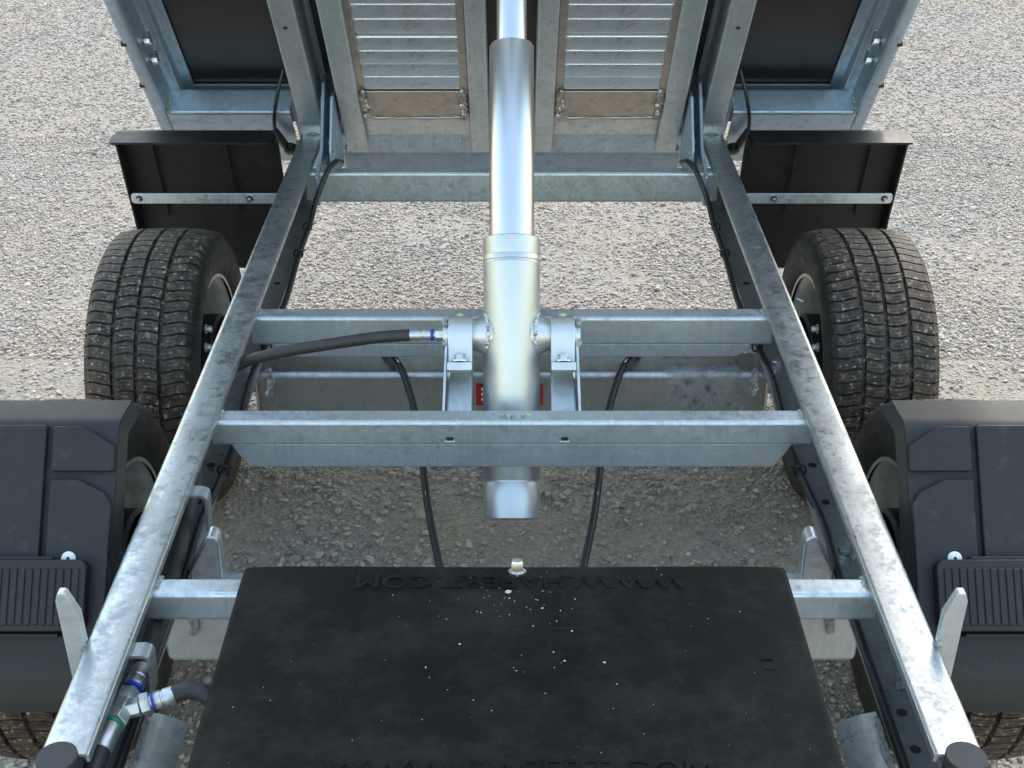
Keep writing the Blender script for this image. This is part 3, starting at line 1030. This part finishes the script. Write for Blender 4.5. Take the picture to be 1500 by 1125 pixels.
# lid: slightly crowned plate with a rolled edge
nx, ny = 28, 20
vs, fs = [], []
for j in range(ny + 1):
    for i in range(nx + 1):
        u, v = i / nx * 2 - 1, j / ny * 2 - 1
        z = LZ - .004 * (u ** 8) - .003 * (v ** 10) + .0015 * (1 - u * u) * (1 - v * v)
        vs.append((u * LX, (LY0 + LY1) / 2 + v * (LY1 - LY0) / 2 - .004 * (1 - u * u) * (v > .99), z))
for j in range(ny):
    for i in range(nx):
        a = j * (nx + 1) + i
        fs.append((a, a + 1, a + nx + 2, a + nx + 1))
# skirt
ring = [i for i in range(nx + 1)] + [j * (nx + 1) + nx for j in range(1, ny + 1)] + [ny * (nx + 1) + i for i in range(nx - 1, -1, -1)] + [j * (nx + 1) for j in range(ny - 1, 0, -1)]
base = len(vs)
for i in ring:
    x, y, z = vs[i]
    vs.append((x * 1.006, (y - 1.0965) * 1.008 + 1.0965, LZ - .034))
nr = len(ring)
for k in range(nr):
    a, b = ring[k], ring[(k + 1) % nr]
    fs.append((a, base + k, base + (k + 1) % nr, b))
fs.append(tuple(base + k for k in range(nr)))
lid = MB().add(vs, fs).build('lid', 'lid', tb, .006, 4)
hexbolt((.003, LY1 - .020, LZ - .003), (0, .25, 1), .0082, .014).build('latch_bolt', 'bolt', tb)

def text_mesh(body, size, extrude, name, mat, parent, loc, rotz, spacing=1.0, bevel=.0003, width=None):
    cu = bpy.data.curves.new(name, 'FONT')
    cu.body = body
    cu.size = size
    cu.extrude = extrude
    cu.bevel_depth = bevel
    cu.bevel_resolution = 1
    cu.space_character = spacing
    cu.align_x = 'CENTER'
    cu.align_y = 'CENTER'
    tmp = bpy.data.objects.new(name, cu)
    COL.objects.link(tmp)
    dg = bpy.context.evaluated_depsgraph_get()
    me = bpy.data.meshes.new_from_object(tmp.evaluated_get(dg))
    bpy.data.objects.remove(tmp)
    if width:
        xs = [v.co.x for v in me.vertices]
        k = width / (max(xs) - min(xs))
        for v in me.vertices: v.co.x *= k
    me.materials.clear()
    o = link(name, me, mat, parent, 0, 0, 30)
    o.location = loc
    o.rotation_euler = (0, 0, rotz)
    return o
text_mesh('WWW.HAPERT.COM', .034, .0010, 'embossed_lettering', 'lid', tb, (.004, 1.248, LZ + .0008), math.pi, 1.0, .0004, .398)
text_mesh('WWW.HAPERT.COM', .034, .0010, 'embossed_lettering', 'lid', tb, (.004, .944, LZ + .0008), 0, 1.0, .0004, .398)
# moulded marks
MB().box((.276, 1.093, LZ - .004), (.292, 1.106, LZ + .0006)).build('mould_mark', 'lid', tb, .0008, 2)
for k in range(5):
    MB().box((.277 + k * .0027, 1.108, LZ - .004), (.2786 + k * .0027, 1.1115, LZ + .0005)).build('mould_mark', 'lid', tb)
MB().prism([(-.2905, 1.113), (-.2835, 1.119), (-.2765, 1.113), (-.2835, 1.105)], LZ - .004, LZ + .0005, lambda p, q, t: (p, q, t)).build('mould_mark', 'lid', tb, .0008, 2)

# ------------------------------------------------------------------ tipping bed (local axes: X, up the bed, out of its underside)
BED_O, BED_R = (0, 2.947, .605), (rad(128), 0, 0)
bed = empty('tipping_bed', TR, BED_O, BED_R)
L = 2.05
loc = lambda p, q, t: (p, t, q)                    # section in (X, d), run along the bed
def run(pts, s0, s1, name, mat, t=.004, r=.005, sx=1):
    sec = sheet(pts, t, r, 4)
    return MB().strip(sec, s0, s1, lambda p, q, u: (sx * p, u, q)).build(name, mat, bed)
# plywood floor with aluminium sheet on the load side
MB().box((-.79, -.14, -.118), (.79, L, -.100)).build('floor_panel', 'ply', bed)
for sx in (-1, 1):
    # long bed beam over the chassis rail
    b = run([(.437, -.094), (.446, -.098), (.446, 0), (.4995, 0), (.4995, -.098), (.512, -.098)], 0, L, 'bed_beam', 'galv_warm', -.004, .006, sx)
    for s in (.36, 1.1):
        MB().lathe([(.0048, 0), (.0048, .0008)], (sx * .474, s, .0), (0, 0, 1), 16).build('hole', 'dark', b)
    weld([(sx * .449, .004, .002), (sx * .472, .001, .004), (sx * .497, .004, .002)], .003, 70 + sx).build('weld', 'weld', b)
    MB().box((min(sx * .449, sx * .497), -.006, -.06), (max(sx * .449, sx * .497), -.002, -.002)).build('end_plate', 'galv', b)
    # side rail, stepped section
    r = run([(.832, -.10), (.832, -.004), (.828, .002), (.803, .002), (.800, -.006), (.797, -.062), (.785, -.066), (.776, -.066), (.776, -.084), (.772, -.090), (.750, -.092)], -.115, L, 'side_rail', 'galv_blue', .004, .004, sx)
    for s, dd in ((.270, -.036), (.205, -.034)):
        MB().tube([(sx * .799, s, dd), (sx * .782, s - .006, dd + .004)], .0045, 8).build('bolt', 'bolt', r)
        MB().tube([(sx * .782, s - .006, dd + .004), (sx * .782, s + .030, dd - .004)], .0032, 8).build('bolt', 'bolt', r)
        hexbolt((sx * .795, s - .004, dd), (-sx, 0, 0), .009, .008).build('bolt', 'bolt', r)
    for s in (.30, .15, .55, .95):
        MB().prism([(.8315, -.010), (.8335, -.010), (.8335, .0028), (.822, .0028), (.826, .0015)], s, s + .009, lambda p, q, u: (sx * p, u, q)).build('drain_notch', 'dark', r)
    # rear cross profile between side rail and beam
    sec = sheet([(.024, -.092), (-.008, -.092), (-.016, -.088), (-.016, -.076), (.040, -.072), (.046, -.064), (.046, -.004), (.040, 0), (-.16, 0)], .004, .004, 3)
    MB().strip(sec, .515, .800, lambda p, q, u: (sx * u, p, q)).build('rear_profile', 'galv_blue', bed)
    weld([(sx * .795, .040, .002), (sx * .797, .050, -.02), (sx * .797, .050, -.05)], .005, 80 + sx).build('weld', 'weld', bed)
    MB().box((min(sx * .396, sx * .516), -.24, -.036), (max(sx * .396, sx * .516), .06, -.030)).build('rear_web', 'galv_blue', bed)
    # corner post at the back, in the sun
    MB().box((min(sx * .806, sx * .846), -.19, -.14), (max(sx * .806, sx * .846), -.105, -.02)).build('corner_post', 'galv', bed, .004, 2)
    # side board on the load side
    MB().box((min(sx * .80, sx * .825), -.13, -.42), (max(sx * .80, sx * .825), L, -.122)).build('side_board', 'alu', bed, .004, 2)
    # ramp channels, a folded outer and inner one
    for xa, xb, inw in ((.395, .3515, -1), (.0575, .0945, 1)):
        pts = [(xb, -.004), (xb, 0), (xa, 0), (xa, -.060), (xb, -.060)]
        c = MB().strip(sheet(pts, -.004 * inw * (1), .003, 3), -.115, L, lambda p, q, u: (sx * p, u, q)).build('ramp_channel', 'galv_warm', bed)
        for s in (-.100,):
            for q in (.3, .7):
                MB().lathe([(.0018, 0), (.0018, .0005)], (sx * (xa + (xb - xa) * q), s, 0), (0, 0, 1), 10).build('hole', 'dark', c)
    # plate below the ramp
    MB().box((min(sx * .0945, sx * .352), -.070, -.022), (max(sx * .0945, sx * .352), .10, -.016)).build('ramp_stop', 'galv', bed, .002, 2)
    # drop light cable with plug
    pts = [(sx * .52, .13, -.06), (sx * .535, .10, -.02), (sx * .548, .055, .012), (sx * .553, .01, .022), (sx * .546, -.03, .024)]
    cb = MB().tube(spline(pts, 8), .0045, 10).build('lamp_cable', 'cable', bed)
    MB().tube([(sx * .553, .012, .022), (sx * .549, -.008, .024), (sx * .540, -.045, .026), (sx * .532, -.070, .026)], [.006, .009, .010, .009], 12).build('plug', 'cable', cb)
    MB().lathe([(.0, 0), (.015, 0), (.015, .014), (.011, .017), (0, .017)], (sx * .527, -.058, .024), (0, .1, 1), 20, False).build('plug', 'cable', cb)
    MB().box((min(sx * .534, sx * .546), -.100, .036), (max(sx * .534, sx * .546), -.062, .037)).build('cable_tag', 'white', cb)
    MB().lathe([(.0, 0), (.011, 0), (.011, .012), (0, .012)], (sx * .505, -.058, .012), (0, 0, 1), 16, False).build('marker', 'amber', cb)
    pts = [(sx * .425, .10, -.05), (sx * .412, .085, -.03), (sx * .404, .05, -.02), (sx * .410, .01, -.02)]
    MB().tube(spline(pts, 8), .004, 8).build('lamp_cable', 'cable', bed)
# rear cross beam of the bed
sec = sheet([(-.066, -.060), (-.070, -.018), (-.150, -.018), (-.158, -.014), (-.260, .022)], .004, .004, 3)
b = MB().strip(sec, -.412, .412, lambda p, q, u: (u, p, q)).build('bed_cross_beam', 'galv_blue', bed)
for sx in (-1, 1):
    MB().lathe([(.004, 0), (.004, .004), (.0, .005)], (sx * .125, -.092, -.018), (0, 0, 1), 10, False).build('rivet', 'bolt', b)
    weld([(sx * .400, -.122, -.014), (sx * .404, -.132, -.014), (sx * .406, -.14, -.018)], .005, 90 + sx).build('weld', 'weld', b)
for s in (.75, 1.35, 1.95):
    MB().box((-.79, s, -.099), (.79, s + .05, -.064)).build('floor_joist', 'galv_blue', bed)

# hinge ears on the chassis
for sx in (-1, 1):
    h = empty('hinge', TR)
    MB().box((min(sx * .452, sx * .497), 2.953, .54), (max(sx * .452, sx * .497), 2.958, .612)).build('hinge_tab', 'zinc', h, .001, 2)
    m = MB()
    m.prism([(2.70, .50), (2.70, .568), (2.80, .60), (2.90, .72), (2.97, .72), (3.00, .66), (3.00, .50)], .4255, .4335, lambda p, q, t: (sx * t, p, q))
    m.build('hinge_ear', 'galv_blue', h, .002, 2)
    m = MB()
    m.prism([(2.78, .50), (2.78, .60), (2.86, .70), (2.96, .70), (2.98, .50)], .404, .410, lambda p, q, t: (sx * t, p, q))
    m.build('hinge_ear', 'galv_blue', h, .002, 2)
    q = (sx * .4255, 2.905, .575)
    hexbolt(q, (-sx, 0, 0), .012, .012).build('pin_bolt', 'zinc', h)
    weld([(sx * .424, 2.765, .567), (sx * .423, 2.80, .57), (sx * .424, 2.83, .567)], .005, 95 + sx).build('weld', 'weld', h)
    weld([(sx * .4035, 2.765, .567), (sx * .402, 2.79, .585), (sx * .403, 2.80, .605)], .004, 97 + sx).build('weld', 'weld', h)

# ------------------------------------------------------------------ loading ramps stored under the bed
for sx, lab in ((-1, 'aluminium loading ramp with slats under the bed, left of the hydraulic cylinder'),
                (1, 'aluminium loading ramp with slats under the bed, right of the hydraulic cylinder')):
    rp = tag(empty('loading_ramp', None, BED_O, BED_R), lab, 'ramp', 'loading ramps stored under the bed')
    rp.location = Vector(BED_O) + Matrix.Rotation(rad(128), 3, 'X') @ Vector((sx * .2245, .02, 0))
    xl, xr = -.1285, .1275                                    # between the channels
    for side in (-1, 1):
        xe = .1085 * side
        MB().box((min(xe, xe + side * .0175), .0, -.05), (max(xe, xe + side * .0175), 1.95, -.0055)).build('ramp_rail', 'alu_weld', rp, .002, 2)
    # slats
    s = .113
    k = 0
    proto = None
    while s < 1.9:
        if proto is None:
            sec = sheet([(0, -.030), (.0, -.008), (.034, -.015), (.034, -.0195)], .003, .0025, 3)
            proto = MB().strip(sec, -.108, .108, lambda p, q, u: (u, p, q)).build('slat', 'alu', rp)
            proto.location = (0, s, 0)
        else:
            d = proto.copy(); COL.objects.link(d); d.parent = rp
            d.location = (0, s, random.uniform(-.0015, .0015)); d.rotation_euler = (random.uniform(-.03, .03), 0, 0)
        s += .0475 + (.012 if k == 3 else 0)
        if k == 3:
            MB().box((-.108, s - .0225, -.026), (.108, s - .003, -.016)).build('tie_bar', 'zinc', rp, .002, 2)
        for side in (-1, 1):
            if s < .6:
                weld([(side * .107, s - .010, -.022), (side * .106, s - .004, -.016), (side * .108, s + .003, -.02)], .0035, int(s * 500) + side).build('weld', 'alu_weld', rp)
        k += 1
    MB().box((-.1085, .004, -.030), (.1085, .104, -.004)).build('end_plate', 'alu_weld', rp, .003, 2)
    for side in (-1, 1):
        weld([(side * .111, .108, -.002), (side * .113, .085, .001), (side * .110, .06, .0), (side * .114, .03, .001), (side * .112, .002, -.001)], .007, 41 + side).build('weld', 'alu_weld', rp)
        weld([(side * .119, .10, -.003), (side * .118, .06, -.002), (side * .120, .02, -.003)], .005, 44 + side).build('weld', 'alu_weld', rp)
    weld([(-.108, .003, -.004), (-.04, .001, -.003), (.04, .002, -.003), (.108, .003, -.004)], .0035, 48).build('weld', 'alu_weld', rp)

# ------------------------------------------------------------------ crumbs of dirt on the toolbox lid
rg = np.random.default_rng(21)
bv, bf = icos(1)
pv, pf = [], []
pos = [(rg.normal(.0, .045), 1.215 + rg.normal(0, .024), rg.uniform(.0003, .0010)) for _ in range(40)]
pos += [(rg.normal(.01, .07), 1.13 + rg.normal(0, .05), rg.uniform(.0005, .0013)) for _ in range(16)]
pos += [(rg.uniform(-.31, .31), rg.uniform(.92, 1.28), rg.uniform(.0003, .0007)) for _ in range(45)]
pos += [(-.004, 1.2275, .0034)]
for k, (x, y, r) in enumerate(pos):
    v = bv * (1 + rg.uniform(-.3, .3, (len(bv), 1))) * np.array([r * rg.uniform(.8, 1.7), r, r * .6])
    u, w = x / LX, (y - 1.0965) / .1915
    z = LZ - .004 * u ** 8 - .003 * w ** 10 + .0015 * (1 - u * u) * (1 - w * w)
    pv.append(v + np.array([x, y, z + r * .3])); pf.append(bf + k * len(bv))
me = bulk_mesh('dirt_crumbs', [(np.concatenate(pv), np.concatenate(pf))])
o = link('dirt_crumbs', me, 'grit', None, 0, 0, 0)
o['kind'] = 'stuff'
o['label'] = 'pale crumbs of dirt scattered on the black toolbox lid'
o['category'] = 'dirt'
